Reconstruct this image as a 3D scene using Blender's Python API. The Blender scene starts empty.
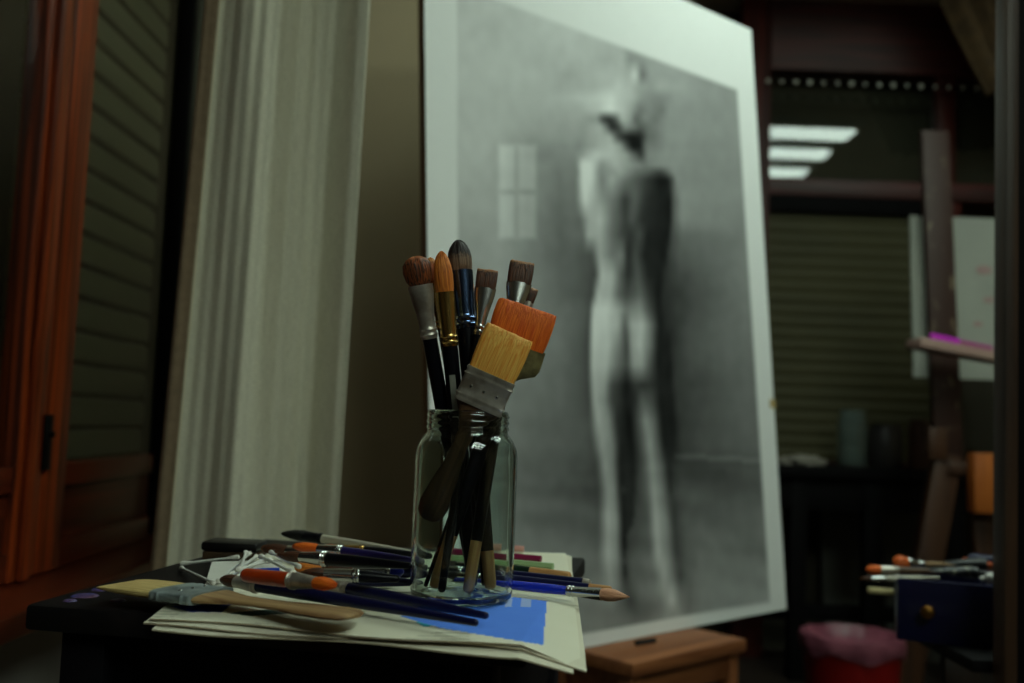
import bpy, bmesh, math, random
import numpy as np
from mathutils import Vector, Matrix, noise
S = bpy.context.scene
COL = S.collection
rnd = random.Random(7)

# ------------------------------------------------------------------ camera
FPX = 1000.0
PITCH, ROLL = math.radians(4.5), math.radians(2.1)
EYE = Vector((0, 0, .92))
FW = Vector((0, math.cos(PITCH), math.sin(PITCH)))
_u = Vector((0, -math.sin(PITCH), math.cos(PITCH)))
RT = Vector((1, 0, 0)) * math.cos(ROLL) + _u * math.sin(ROLL)
UP = -Vector((1, 0, 0)) * math.sin(ROLL) + _u * math.cos(ROLL)
cam_d = bpy.data.cameras.new('camera')
cam = bpy.data.objects.new('camera', cam_d)
COL.objects.link(cam)
cam.matrix_world = Matrix.Translation(EYE) @ Matrix((RT, UP, -FW)).transposed().to_4x4()
cam_d.sensor_width = 36
cam_d.lens = 36 * FPX / 1024
cam_d.clip_start = .02
cam_d.dof.use_dof = True
cam_d.dof.focus_distance = .92
cam_d.dof.aperture_fstop = 4.0
S.camera = cam

# ------------------------------------------------------------------ world, exposure
w = bpy.data.worlds.new('night_room')
S.world = w
w.use_nodes = True
w.node_tree.nodes['Background'].inputs[0].default_value = (.60, .72, 1, 1)
w.node_tree.nodes['Background'].inputs[1].default_value = .004
S.view_settings.view_transform = 'Standard'
S.view_settings.look = 'None'
S.view_settings.gamma = 1
S.view_settings.use_curve_mapping = False
S.view_settings.exposure = 0.22
LAMP_STRENGTH = 8.0
NEAR_LAMP = 12.0

def ray(a, b):
    return FW + RT * ((a - 512) / FPX) - UP * ((b - 341.5) / FPX)
def PY(a, b, Y):
    d = ray(a, b); return EYE + d * (Y / d.y)
def PZ(a, b, z):
    d = ray(a, b); return EYE + d * ((z - .92) / d.z)
def PX(a, b, x):
    d = ray(a, b); return EYE + d * (x / d.x)
def proj(P):
    v = P - EYE; k = v.dot(FW)
    return 512 + FPX * v.dot(RT) / k, 341.5 - FPX * v.dot(UP) / k

# ------------------------------------------------------------------ materials
def lin(c):
    return tuple(((x / 255) / 12.92 if x / 255 <= .04045 else ((x / 255 + .055) / 1.055) ** 2.4) for x in c)
def rgba(c):
    return (*lin(c), 1)
_m = {}
def mat(name, c, rough=.6, metal=0., c2=None, scale=(8, 8, 8), detail=4, bump=0., spec=.5, lo=.35, hi=.65, trans=0., ior=1.45, coat=0., sub=0., coord='Object', dist=0.):
    if name in _m:
        return _m[name]
    m = bpy.data.materials.new(name); m.use_nodes = True
    nt = m.node_tree; N = nt.nodes; L = nt.links
    b = N['Principled BSDF']
    b.inputs['Base Color'].default_value = rgba(c)
    b.inputs['Roughness'].default_value = rough
    b.inputs['Metallic'].default_value = metal
    b.inputs['Specular IOR Level'].default_value = spec
    b.inputs['Transmission Weight'].default_value = trans
    b.inputs['IOR'].default_value = ior
    b.inputs['Coat Weight'].default_value = coat
    if c2 is not None or bump:
        tc = N.new('ShaderNodeTexCoord'); mp = N.new('ShaderNodeMapping')
        mp.inputs['Scale'].default_value = scale
        nz = N.new('ShaderNodeTexNoise'); nz.inputs['Scale'].default_value = 1
        nz.inputs['Detail'].default_value = detail; nz.inputs['Distortion'].default_value = dist
        L.new(tc.outputs[coord], mp.inputs['Vector']); L.new(mp.outputs['Vector'], nz.inputs['Vector'])
        if c2 is not None:
            r = N.new('ShaderNodeValToRGB')
            r.color_ramp.elements[0].position = lo; r.color_ramp.elements[1].position = hi
            r.color_ramp.elements[0].color = rgba(c); r.color_ramp.elements[1].color = rgba(c2)
            L.new(nz.outputs['Fac'], r.inputs['Fac']); L.new(r.outputs['Color'], b.inputs['Base Color'])
        if bump:
            bp = N.new('ShaderNodeBump'); bp.inputs['Strength'].default_value = bump; bp.inputs['Distance'].default_value = .002
            L.new(nz.outputs['Fac'], bp.inputs['Height']); L.new(bp.outputs['Normal'], b.inputs['Normal'])
    _m[name] = m
    return m
def attr_mat(name, rough=.8, bump_scale=0):
    m = bpy.data.materials.new(name); m.use_nodes = True
    N = m.node_tree.nodes; L = m.node_tree.links; b = N['Principled BSDF']
    a = N.new('ShaderNodeAttribute'); a.attribute_name = 'tone'
    b.inputs['Roughness'].default_value = rough
    b.inputs['Specular IOR Level'].default_value = .03
    tc = N.new('ShaderNodeTexCoord'); nz = N.new('ShaderNodeTexNoise'); nz.inputs['Scale'].default_value = 35; nz.inputs['Detail'].default_value = 6
    mx = N.new('ShaderNodeMix'); mx.data_type = 'RGBA'; mx.blend_type = 'OVERLAY'; mx.inputs['Factor'].default_value = .07
    L.new(tc.outputs['Object'], nz.inputs['Vector'])
    L.new(a.outputs['Color'], mx.inputs['A']); L.new(nz.outputs['Fac'], mx.inputs['B'])
    L.new(mx.outputs['Result'], b.inputs['Base Color'])
    return m
def wood(name, c, c2, axis='z', rough=.4, coat=0., s=1., bump=.15):
    sc = {'x': (1.5 * s, 22 * s, 22 * s), 'y': (22 * s, 1.5 * s, 22 * s), 'z': (22 * s, 22 * s, 1.5 * s)}[axis]
    return mat(name, c, rough, 0, c2, sc, 6, bump, coat=coat, dist=1.2)
def emit_mat(name, c, s):
    m = bpy.data.materials.new(name); m.use_nodes = True
    b = m.node_tree.nodes['Principled BSDF']
    b.inputs['Base Color'].default_value = rgba((230, 235, 230))
    b.inputs['Emission Color'].default_value = (*c, 1); b.inputs['Emission Strength'].default_value = s
    return m

# ------------------------------------------------------------------ objects
def link(name, bm, m, parent=None, smooth=True, angle=40):
    me = bpy.data.meshes.new(name)
    bmesh.ops.recalc_face_normals(bm, faces=bm.faces)
    bm.to_mesh(me); bm.free()
    if smooth:
        me.polygons.foreach_set('use_smooth', [True] * len(me.polygons))
        me.set_sharp_from_angle(angle=math.radians(angle))
    if m: me.materials.append(m)
    o = bpy.data.objects.new(name, me); COL.objects.link(o)
    if parent: o.parent = parent
    return o
def tag(o, label, cat, group=None):
    o['label'] = label; o['category'] = cat
    if group: o['group'] = group
    return o
def thing(name, label, cat, loc=(0, 0, 0), rotz=0, group=None):
    o = bpy.data.objects.new(name, None); COL.objects.link(o); o.empty_display_size = .05
    o.location = loc; o.rotation_euler = (0, 0, rotz)
    return tag(o, label, cat, group)
def struct(o):
    o['kind'] = 'structure'; return o
def box(bm, lo, hi, bev=0.):
    x0, y0, z0 = lo; x1, y1, z1 = hi
    v = [bm.verts.new(p) for p in ((x0,y0,z0),(x1,y0,z0),(x1,y1,z0),(x0,y1,z0),(x0,y0,z1),(x1,y0,z1),(x1,y1,z1),(x0,y1,z1))]
    fs = [bm.faces.new([v[i] for i in f]) for f in ((0,3,2,1),(4,5,6,7),(0,1,5,4),(1,2,6,5),(2,3,7,6),(3,0,4,7))]
    if bev:
        es = list({e for f in fs for e in f.edges})
        bmesh.ops.bevel(bm, geom=es, offset=bev, segments=2, affect='EDGES', profile=.5)
def boxo(name, lo, hi, m, parent=None, bev=.002):
    bm = bmesh.new(); box(bm, lo, hi, bev); return link(name, bm, m, parent)
def loft(bm, rings, cap=True, closed=True):
    vs = [[bm.verts.new(p) for p in r] for r in rings]
    n = len(vs[0])
    for a, b in zip(vs, vs[1:]):
        for i in range(n if closed else n - 1):
            j = (i + 1) % n
            bm.faces.new((a[i], a[j], b[j], b[i]))
    if cap:
        bm.faces.new(list(reversed(vs[0]))); bm.faces.new(vs[-1])
    return vs
def ell(c, ax, ay, a, b, n=16, e=2.):
    out = []
    for i in range(n):
        t = 2 * math.pi * i / n; cx, sy = math.cos(t), math.sin(t)
        px = math.copysign(abs(cx) ** (2 / e), cx) * a; py = math.copysign(abs(sy) ** (2 / e), sy) * b
        out.append(Vector(c) + ax * px + ay * py)
    return out
VX, VY, VZ = Vector((1,0,0)), Vector((0,1,0)), Vector((0,0,1))
def stations(bm, st, n=16, e=2.):
    """st: (z, a, b[, x, y]) along local +Z"""
    return loft(bm, [ell((s[3] if len(s) > 3 else 0, s[4] if len(s) > 4 else 0, s[0]), VX, VY, max(s[1], 1e-5), max(s[2], 1e-5), n, e) for s in st])
def rod(bm, p, q, r0, r1=None, n=10, e=2.):
    p = Vector(p); q = Vector(q); d = (q - p).normalized()
    ax = d.orthogonal().normalized(); ay = d.cross(ax)
    loft(bm, [ell(p, ax, ay, r0, r0, n, e), ell(q, ax, ay, r1 or r0, r1 or r0, n, e)])
def beam(bm, p, q, wdt, th, wdir):
    """rectangular bar from p to q, width along wdir"""
    p = Vector(p); q = Vector(q); d = (q - p).normalized()
    ax = (Vector(wdir) - d * Vector(wdir).dot(d)).normalized(); ay = d.cross(ax)
    def ring(c): return [c + ax * sx * wdt / 2 + ay * sy * th / 2 for sx, sy in ((-1,-1),(1,-1),(1,1),(-1,1))]
    loft(bm, [ring(p), ring(q)])
def beamo(name, p, q, wdt, th, wdir, m, parent=None, bev=.002):
    bm = bmesh.new(); beam(bm, p, q, wdt, th, wdir)
    if bev: bmesh.ops.bevel(bm, geom=list(bm.edges), offset=bev, segments=2, affect='EDGES', profile=.5)
    return link(name, bm, m, parent)
def lathe(bm, prof, n=48, closed_prof=False):
    rings = [[Vector((r * math.cos(2*math.pi*i/n), r * math.sin(2*math.pi*i/n), z)) for i in range(n)] for r, z in prof]
    if closed_prof: rings.append(rings[0])
    vs = []
    for r in rings[:-1] if closed_prof else rings:
        vs.append([bm.verts.new(p) for p in r])
    if closed_prof: vs.append(vs[0])
    for a, b in zip(vs, vs[1:]):
        for i in range(n):
            j = (i+1) % n; bm.faces.new((a[i], a[j], b[j], b[i]))
    return vs
def aim(o, base, tip, wide):
    """place a local-Z thing with its base at `base`, pointing to `tip`, its wide side (local X) along `wide`"""
    d = (tip - base).normalized(); x = (wide - d * wide.dot(d)).normalized(); y = d.cross(x)
    o.matrix_world = Matrix.Translation(base) @ Matrix((x, y, d)).transposed().to_4x4()

# ------------------------------------------------------------------ room shell
X_L, Y_P, Y_B, X_R, Y_N, H = -.83, 2.65, 4.3, 3.2, -2.2, 2.75
plaster = mat('plaster', (196, 178, 146), .85, c2=(188, 170, 138), scale=(3,3,3), bump=.1)
plaster_d = mat('plaster_grey', (206, 190, 166), .9, c2=(196, 180, 156), scale=(3,3,3), bump=.1)
dkwood = wood('dark_red_wood', (84, 24, 15), (52, 16, 10), 'z', .5)
dkwood_h = wood('dark_red_wood_h', (84, 22, 14), (52, 15, 10), 'x', .5)
blackwood = mat('black_wood', (12, 9, 10), .7, c2=(7, 6, 7), scale=(20, 20, 2), spec=.12)
tile = mat('dark_floor', (46, 36, 30), .5, c2=(34, 27, 23), scale=(4, 4, 4))
struct(boxo('floor', (X_L-.2, Y_N, -.1), (X_R, Y_B, 0), tile, bev=0))
struct(boxo('ceiling', (X_L-.2, Y_N, H), (X_R, Y_B, H+.1), plaster_d, bev=0))
struct(boxo('wall_rear', (X_L-.2, Y_N-.1, 0), (X_R, Y_N, H), mat('rear_brown_wall', (44, 34, 26), .9, c2=(38, 29, 22), scale=(2, 2, 2)), bev=0))
struct(boxo('wall_right', (X_R, Y_N, 0), (X_R+.1, Y_B, H), mat('right_tan_wall', (150, 128, 100), .9, c2=(140, 120, 94), scale=(2, 2, 2)), bev=0))
struct(boxo('wall_back', (X_L-.2, Y_B, 0), (X_R, Y_B+.1, H), mat('night_dark_wall', (66, 60, 48), .9, c2=(56, 52, 42), scale=(2, 2, 2)), bev=0))
struct(boxo('wall_partition', (X_L, Y_P, 0), (.12, Y_P+.12, H), plaster, bev=0))
# left wall: parapet, piers and lintel round the window opening
pale = mat('pale_parapet', (150, 145, 140), .8, c2=(140, 135, 130), scale=(3,3,3))
struct(boxo('wall_left', (X_L-.2, Y_N, 0), (X_L-.012, Y_P, .575), pale, bev=0))
struct(boxo('wall_left_pier', (X_L-.2, Y_N, .575), (X_L-.012, .2, H), mat('left_umber_wall', (72, 56, 42), .9, c2=(64, 50, 38), scale=(2, 2, 2)), bev=0))
struct(boxo('wall_left_lintel', (X_L-.2, .2, 2.4), (X_L-.012, Y_P, H), plaster_d, bev=0))
struct(boxo('wall_left_outer', (X_L-.3, Y_N, 0), (X_L-.2, Y_P, H), mat('outer_dark_wall', (24, 24, 24), .9), bev=0))

struct(boxo('wall_left_jamb', (X_L-.2, 2.48, .575), (X_L, Y_P, 2.4), mat('shaded_olive_plaster', (62, 60, 48), .9, c2=(54, 52, 42), scale=(3, 3, 3)), bev=0))  # jamb colour darkened to carry the shade beside the curtain
# ---- window_1: the brown casement by the curtain
redwood = mat('red_brown_wood', (158, 62, 20), .4, c2=(68, 24, 8), scale=(46, 46, 1.6), detail=7, bump=.2, lo=.38, hi=.66, dist=1.6, coat=.15)
redwood_y = wood('red_brown_wood_y', (98, 36, 16), (64, 24, 11), 'y', .3, coat=.3)
glass_w = bpy.data.materials.new('window_glass'); glass_w.use_nodes = True
_N = glass_w.node_tree.nodes; _L = glass_w.node_tree.links
_t = _N.new('ShaderNodeBsdfTransparent'); _g = _N.new('ShaderNodeBsdfGlossy'); _g.inputs['Roughness'].default_value = .01
_f = _N.new('ShaderNodeFresnel'); _f.inputs['IOR'].default_value = 1.85; _x = _N.new('ShaderNodeMixShader')
_t.inputs[0].default_value = (.93, .96, .94, 1)
_b = _N.new('ShaderNodeNewGeometry'); _k = _N.new('ShaderNodeMath'); _k.operation = 'MULTIPLY'; _o = _N.new('ShaderNodeMath'); _o.operation = 'SUBTRACT'; _o.inputs[0].default_value = 1
_L.new(_b.outputs['Backfacing'], _o.inputs[1]); _L.new(_f.outputs[0], _k.inputs[0]); _L.new(_o.outputs[0], _k.inputs[1])
_L.new(_k.outputs[0], _x.inputs[0]); _L.new(_t.outputs[0], _x.inputs[1]); _L.new(_g.outputs[0], _x.inputs[2]); _L.new(_x.outputs[0], _N['Material Output'].inputs['Surface'])
iron = mat('black_iron', (18, 17, 17), .45, .6)
win = struct(bpy.data.objects.new('window_1', None)); COL.objects.link(win); win.location = (X_L, 1.9, .60)
def wpart(name, lo, hi, m, bev=.004, par=win):
    bm = bmesh.new(); box(bm, lo, hi, bev)
    o = link(name, bm, m, None); o.parent = par
    o.matrix_parent_inverse = Matrix.Translation(win.location).inverted() if par is win else Matrix.Identity(4)
    return o
def inv_parent(o, par):
    o.parent = par; o.matrix_parent_inverse = par.matrix_world.inverted(); return o
bpy.context.view_layer.update()
YM = PX(45, 440, X_L).y             # the line where the two leaves meet
wpart('window_sill', (X_L-.19, .15, .575), (X_L+.125, Y_P, .612), redwood_y)
for nm, y0, y1 in (('near', YM-.60, YM-.002), ('far', YM+.002, 2.47)):
    sw = .095
    wpart('stile', (X_L-.04, y0, .615), (X_L, y0+sw, 2.38), redwood)
    s2 = sw if nm == 'near' else .02
    wpart('stile', (X_L-.04, y1-s2, .615), (X_L, y1, 2.38), redwood if nm == 'near' else blackwood)  # far stile coloured black to stand in for the shade there
    wpart('rail', (X_L-.038, y0+sw, .615), (X_L-.004, y1-sw, .665), redwood_y)
    wpart('rail', (X_L-.038, y0+sw, .765), (X_L-.004, y1-sw, .81), redwood_y)
    wpart('rail', (X_L-.038, y0+sw, 2.30), (X_L-.004, y1-sw, 2.38), redwood_y)
    wpart('panel', (X_L-.026, y0+sw-.006, .66), (X_L-.014, y1-sw+.006, .77), redwood_y, .003)
    wpart('pane', (X_L-.024, y0+sw-.006, .805), (X_L-.02, y1-sw+.006, 2.305), glass_w, 0)
# a bead down the meeting edge, and the black latch
wpart('meeting_bead', (X_L, YM-.075, .615), (X_L+.012, YM-.045, 2.38), redwood, .004)
bm = bmesh.new(); box(bm, (X_L, YM-.012, .80), (X_L+.008, YM+.014, .90), .003)
rod(bm, (X_L+.006, YM, .865), (X_L+.016, YM, .865), .006)
o = link('latch', bm, iron); o.parent = win; o.matrix_parent_inverse = Matrix.Translation(win.location).inverted()
# closed roller shutter outside the panes
slat_m = mat('shutter_slat', (86, 82, 56), .7, c2=(76, 73, 50), scale=(4, 2, 20))
bm = bmesh.new()
z = .60
while z < 2.38:
    rs = [[Vector((X_L-.080 + dx, y, z + dz)) for dx, dz in ((0,0),(.010,.006),(.012,.03),(.009,.056),(0,.062),(-.01,.062),(-.01,0))] for y in (YM-.01, 2.47)]
    loft(bm, rs); z += .068
o = link('roller_shutter', bm, slat_m); o.parent = win; o.matrix_parent_inverse = Matrix.Translation(win.location).inverted()

# ---- window_2: dark framed window in the back wall
win2 = struct(bpy.data.objects.new('window_2', None)); COL.objects.link(win2); win2.location = (1.5, 4.2, .8)
def w2(name, lo, hi, m, bev=.004):
    bm = bmesh.new(); box(bm, lo, hi, bev); o = link(name, bm, m)
    o.parent = win2; o.matrix_parent_inverse = Matrix.Translation(win2.location).inverted(); return o
zT = PY(850, 194, 4.2).z            # transom bar
zTop = PY(850, 82, 4.2).z
xj = PY(770, 300, 4.2).x - .065
w2('jamb', (xj-.09, 4.12, 0), (xj+.035, 4.24, H), dkwood)
w2('transom', (xj+.035, 4.13, zT-.03), (X_R, 4.22, zT+.045), dkwood_h)
w2('head', (xj+.035, 4.13, zTop+.02), (X_R, 4.24, zTop+.42), dkwood_h)
xm = PY(933, 130, 4.2).x
w2('mullion', (xm, 4.14, zT+.045), (xm+.07, 4.22, zTop+.02), dkwood)
w2('mullion', (xm+.02, 4.15, .78), (xm+.10, 4.22, zT-.03), dkwood)
w2('pane', (xj+.035, 4.18, zT+.045), (xm, 4.186, zTop+.02), glass_w, 0)
w2('pane', (xm+.07, 4.18, zT+.045), (X_R, 4.186, zTop+.02), glass_w, 0)
w2('window_sill', (xj+.035, 4.12, .74), (X_R, 4.28, .80), dkwood_h)
# olive slatted blind over the lower lights
blind_m = mat('blind_olive', (74, 69, 42), .7, c2=(66, 62, 38), scale=(3, 3, 8))
t = thing('slatted_blind', 'olive green slatted blind lowered over the far window', 'blind', (xj+.5, 4.165, zT-.03))
bm = bmesh.new(); z = .80; zc = zT - .035
while z < zc - .02:
    h = min(.05, zc - z - .002)
    loft(bm, [[Vector((x, 4.165 + dy, z + dz)) for dy, dz in ((0,0),(-.003,.004),(-.003,h-.006),(0,h-.001),(.004,h-.001),(.004,0))] for x in (xj+.04, xm+.018)])
    z += .05
inv = lambda o, p: (setattr(o, 'parent', p), setattr(o, 'matrix_parent_inverse', Matrix.Translation(p.location).inverted()), o)[2]
inv(link('slat_panel', bm, blind_m), t)
inv(boxo('head_box', (xj+.04, 4.132, zT-.10), (xm+.018, 4.155, zT-.032), blackwood), t)
# row of small pale eyelets along the rail above the transom
rail_m = mat('tarnished_rail', (60, 55, 48), .4, .8)
ring_m = mat('pale_eyelet', (244, 240, 228), .3, .3)
zr = PY(771, 81, 4.08).z
t = thing('curtain_rail', 'dark rail strung with a row of small pale beads across the far window head', 'curtain rail', (xj+.04, 4.08, zr))
bm = bmesh.new(); rod(bm, (xj+.08, 4.08, zr), (X_R-.6, 4.08, zr), .0045); inv(link('rod', bm, blackwood), t)
for k in range(17):
    p = PY(768 + 13.9 * k, 80.5 + .42 * k, 4.08); p.z = zr
    bm = bmesh.new(); bmesh.ops.create_uvsphere(bm, u_segments=16, v_segments=10, radius=rnd.choice((.0075, .009, .0105)), matrix=Matrix.Translation(p))
    inv(link('bead', bm, ring_m), t)

# ------------------------------------------------------------------ ceiling lamp (seen mirrored in the far window)
lampm = emit_mat('tube_light', (.80, 1., .86), LAMP_STRENGTH)
lampm2 = emit_mat('tube_light_warm', (.82, 1., .84), NEAR_LAMP)
housing = mat('lamp_housing', (200, 205, 200), .5)
def ceiling_lamp(label, cx, cy, ys, lm, hx):
    t = thing('ceiling_light', label, 'ceiling light', (cx, cy, H))
    inv(boxo('housing', (cx-hx-.02, cy-.67, H-.035), (cx+hx+.02, cy+.67, H), housing), t)
    for y in ys:
        inv(boxo('diffuser', (cx-hx, y-.10, H-.05), (cx+hx, y+.10, H-.034), lm, bev=.004), t)
ceiling_lamp('white ceiling fixture with three glowing panels above the drawing', 1.20, 1.95, (1.50, 1.99, 2.44), lampm, .80)
ceiling_lamp('white ceiling fixture with three glowing panels above the near end of the room', 1.1, -.8, (-1.25, -.8, -.35), lampm2, .60)

# ------------------------------------------------------------------ the big charcoal drawing on its stool
ZS = .45
Bp = PZ(786, 609, ZS+.002); Mp = PZ(583, 648, ZS+.002)
dB = (Bp - Mp).normalized(); nB = Vector((-dB.y, dB.x, 0))
lean = math.radians(5.0)
vB = VZ * math.cos(lean) + nB * math.sin(lean)
fB = dB.cross(vB).normalized()               # towards the viewer
if fB.y > 0: fB = -fB
WB, HR, HL = 1.196, 1.610, 1.55
hw = lambda s: HR + (HL - HR) * s / WB         # board height at distance s from its far edge
rows = {
 60: [(540,148),(600,140),(622,140),(630,118),(640,120),(660,125),(735,115)],
 75: [(540,148),(570,135),(600,150),(620,148),(628,140),(635,157),(642,98),(650,120),(690,120),(740,112)],
 87: [(540,147),(570,140),(610,150),(618,158),(630,145),(640,128),(650,120),(660,128),(690,120)],
 98: [(540,146),(575,150),(600,160),(612,166),(620,155),(632,140),(645,115),(660,104),(675,118)],
 110: [(540,142),(575,140),(600,150),(610,166),(622,150),(630,130),(640,98),(650,105),(662,95),(670,112)],
 119: [(540,140),(580,135),(597,122),(603,72),(610,60),(616,90),(622,140),(630,120),(636,88),(645,105),(655,95),(668,110)],
 127: [(540,136),(585,130),(600,140),(606,108),(612,52),(618,66),(625,110),(632,100),(640,82),(650,95),(668,110)],
 137: [(540,130),(580,125),(600,140),(610,140),(618,76),(626,46),(632,36),(640,44),(648,85),(656,95),(668,112)],
 146: [(540,122),(580,118),(600,145),(612,150),(620,130),(628,66),(634,26),(640,38),(646,90),(668,110)],
 155: [(540,118),(574,117),(581,128),(588,146),(595,158),(603,152),(612,150),(625,130),(636,78),(641,58),(648,100),(665,113)],
 165: [(560,112),(576,115),(583,176),(592,165),(602,125),(615,145),(630,120),(645,94),(655,102),(662,106),(670,112),(690,112)],
 172: [(560,108),(577,114),(583,174),(592,165),(600,120),(608,125),(620,135),(635,95),(645,82),(652,70),(659,60),(664,68),(669,92),(674,110),(690,112)],
 180: [(560,105),(576,110),(583,172),(592,165),(602,110),(612,135),(625,100),(640,70),(650,46),(660,31),(667,34),(672,66),(677,110),(690,112)],
 200: [(560,100),(576,105),(585,165),(595,140),(605,120),(615,95),(625,60),(635,75),(645,45),(660,30),(670,32),(674,75),(682,112)],
 220: [(560,95),(580,98),(590,140),(600,150),(612,100),(625,60),(632,70),(642,40),(660,28),(670,30),(674,75),(682,108)],
 235: [(560,92),(583,100),(588,135),(600,140),(612,95),(622,65),(630,50),(640,60),(648,30),(668,28),(672,60),(682,90)],
 255: [(560,90),(592,80),(600,130),(612,100),(622,95),(628,45),(636,60),(645,32),(665,27),(669,50),(680,75)],
 275: [(560,92),(595,75),(602,150),(612,140),(620,90),(628,50),(638,70),(648,35),(660,28),(666,45),(680,62)],
 295: [(560,95),(592,75),(598,150),(610,150),(618,100),(626,75),(640,85),(650,50),(658,30),(664,45),(680,58)],
 310: [(560,100),(590,85),(594,160),(606,170),(618,140),(626,110),(640,120),(650,70),(658,35),(665,45),(680,60)],
 325: [(560,105),(589,85),(593,165),(606,170),(618,145),(625,95),(632,140),(642,150),(652,90),(660,35),(668,45),(690,70)],
 345: [(560,105),(588,80),(593,160),(608,160),(620,110),(627,80),(632,130),(640,150),(650,100),(658,40),(668,35),(674,50),(690,75)],
 365: [(560,100),(588,78),(593,150),(606,150),(616,105),(627,70),(634,120),(642,120),(650,75),(658,32),(670,30),(675,50),(690,70)],
 385: [(560,98),(588,75),(594,140),(604,130),(612,75),(626,35),(636,55),(650,50),(660,30),(670,30),(676,50),(690,60)],
 400: [(560,95),(589,75),(595,140),(604,120),(612,70),(626,38),(634,45),(642,80),(652,65),(660,32),(672,30),(678,50),(692,62)],
 420: [(560,90),(590,80),(598,140),(608,120),(617,50),(630,30),(638,70),(646,115),(654,85),(662,32),(673,30),(680,50),(694,66)],
 445: [(560,90),(592,80),(602,130),(612,110),(620,45),(632,32),(642,80),(650,120),(658,80),(664,35),(674,35),(682,55),(696,70)],
 465: [(560,80),(596,72),(605,125),(613,105),(620,45),(634,40),(644,80),(652,120),(660,90),(668,45),(680,55),(700,60)],
 490: [(560,72),(598,62),(608,120),(614,110),(620,50),(634,48),(646,80),(654,120),(662,95),(670,45),(682,62),(700,66)],
 520: [(560,78),(598,70),(608,125),(616,110),(622,45),(632,50),(648,75),(656,130),(666,100),(674,50),(686,70),(700,76)],
 550: [(560,88),(598,80),(608,130),(616,105),(623,45),(632,60),(650,80),(658,130),(668,100),(676,55),(688,75),(702,84)],
 575: [(560,92),(598,90),(610,115),(618,90),(625,45),(632,70),(654,90),(664,125),(672,100),(680,60),(690,80),(702,92)],
 600: [(560,95),(590,95),(612,105),(622,75),(630,55),(640,80),(660,95),(672,130),(680,95),(690,80),(702,95)],
 615: [(560,95),(600,95),(625,80),(635,70),(650,80),(668,110),(678,110),(688,90)],
}
rows = {y: [(max(x, 0), t) for x, t in r] for y, r in rows.items()}
ly = [-120, 0, 150, 250, 350, 450, 470, 520, 600, 700]; lt = [164, 162, 154, 142, 128, 114, 98, 102, 116, 122]
ry = [-120, 100, 250, 350, 455, 470, 550, 600, 700]; rt = [125, 112, 105, 96, 88, 72, 84, 104, 110]
ks = sorted(rows)
flat_rows = {}
flat_rows[-120] = ([430, 540, 640, 790], [158, 152, 145, 125]); flat_rows[30] = ([430, 540, 640, 790], [155, 150, 140, 112])
for y in ks:
    r = rows[y]
    xs = [430, 500] + [a for a, _ in r] + ([745] if r[-1][0] < 740 else []) + [800]
    l = float(np.interp(y, ly, lt)); rr = float(np.interp(y, ry, rt))
    ts = [l, l * .97] + [b for _, b in r] + ([rr] if r[-1][0] < 740 else []) + [rr]
    flat_rows[y] = (xs, ts)
flat_rows[650] = ([430, 500, 640, 800], [105, 100, 88, 108])
FK = sorted(flat_rows)
def drawing_tone(x, y):
    y = min(max(y, FK[0]), FK[-1] - .01)
    k = max(i for i in range(len(FK)) if FK[i] <= y)
    y0, y1 = FK[k], FK[k+1]; f = (y - y0) / (y1 - y0)
    return float(np.interp(x, *flat_rows[y0])) * (1-f) + float(np.interp(x, *flat_rows[y1])) * f
QD = [(457, -15), (737, 90), (770, 602), (459, 654)]     # the drawn rectangle inside the paper's margin
def inside(x, y):
    d = 99
    for (x0, y0), (x1, y1) in zip(QD, QD[1:] + QD[:1]):
        nx, ny = -(y1-y0), (x1-x0); d = min(d, ((x-x0)*nx + (y-y0)*ny) / math.hypot(nx, ny))
    return min(max(d / 2.0 + .5, 0), 1)
def albedo(t):
    return .80 * (lin((t,))[0] / lin((172,))[0])
root = thing('charcoal_drawing', 'tall charcoal drawing of a standing bare figure from behind, leaning on a stool', 'drawing', Bp - dB * (WB/2))
NU, NV = 190, 250
bm = bmesh.new(); cl = bm.loops.layers.float_color.new('tone')
TH = .018
vg = []
tones = {}
TN = np.zeros((NV + 1, NU + 1)); MK = np.zeros((NV + 1, NU + 1))
for j in range(NV + 1):
    rw = []
    for i in range(NU + 1):
        s = WB * i / NU
        h = hw(s) * j / NV
        P = Bp - dB * s + vB * h + fB * .0015
        v = bm.verts.new(P); x, y = proj(P)
        m_ = inside(x, y)
        tn = drawing_tone(x, y)
        if m_ > 0:
            tn += 6 * noise.noise(Vector((x*.02, y*.02, 3))) + 3 * noise.noise(Vector((x*.09, y*.06, 9)))
            for wx0, wx1 in ((499, 515), (518, 536)):  # pale panes: a window's reflection painted into the drawing's tones
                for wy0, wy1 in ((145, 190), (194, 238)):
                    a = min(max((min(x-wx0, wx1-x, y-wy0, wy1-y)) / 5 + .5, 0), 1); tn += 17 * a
            # smudged strokes over the floor part
            if 675 < x < 762 and abs(y - 456 - .05*(x-675)) < 2.5: tn += 10
            if y > 460 and tn > 50: tn += min((y-460)/70, 1) * 16
            if y > 470: tn += 9 * noise.noise(Vector((x*.012 + y*.01, y*.05 - x*.012, 1)))
        rw.append(v)
        TN[j, i] = tn; MK[j, i] = m_
    vg.append(rw)
def blur(A, r):
    k = np.exp(-.5 * (np.arange(-2*r, 2*r + 1) / r) ** 2); k /= k.sum()
    P_ = np.pad(A, 2*r, mode='edge')
    P_ = sum(k[q] * P_[:, q:q + A.shape[1]] for q in range(len(k)))
    return sum(k[q] * P_[q:q + A.shape[0], :] for q in range(len(k)))
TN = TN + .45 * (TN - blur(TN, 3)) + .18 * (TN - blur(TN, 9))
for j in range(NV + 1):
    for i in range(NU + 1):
        tones[vg[j][i]] = albedo(min(max(TN[j, i], 16), 178) * MK[j, i] + 172 * (1 - MK[j, i]))
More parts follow.
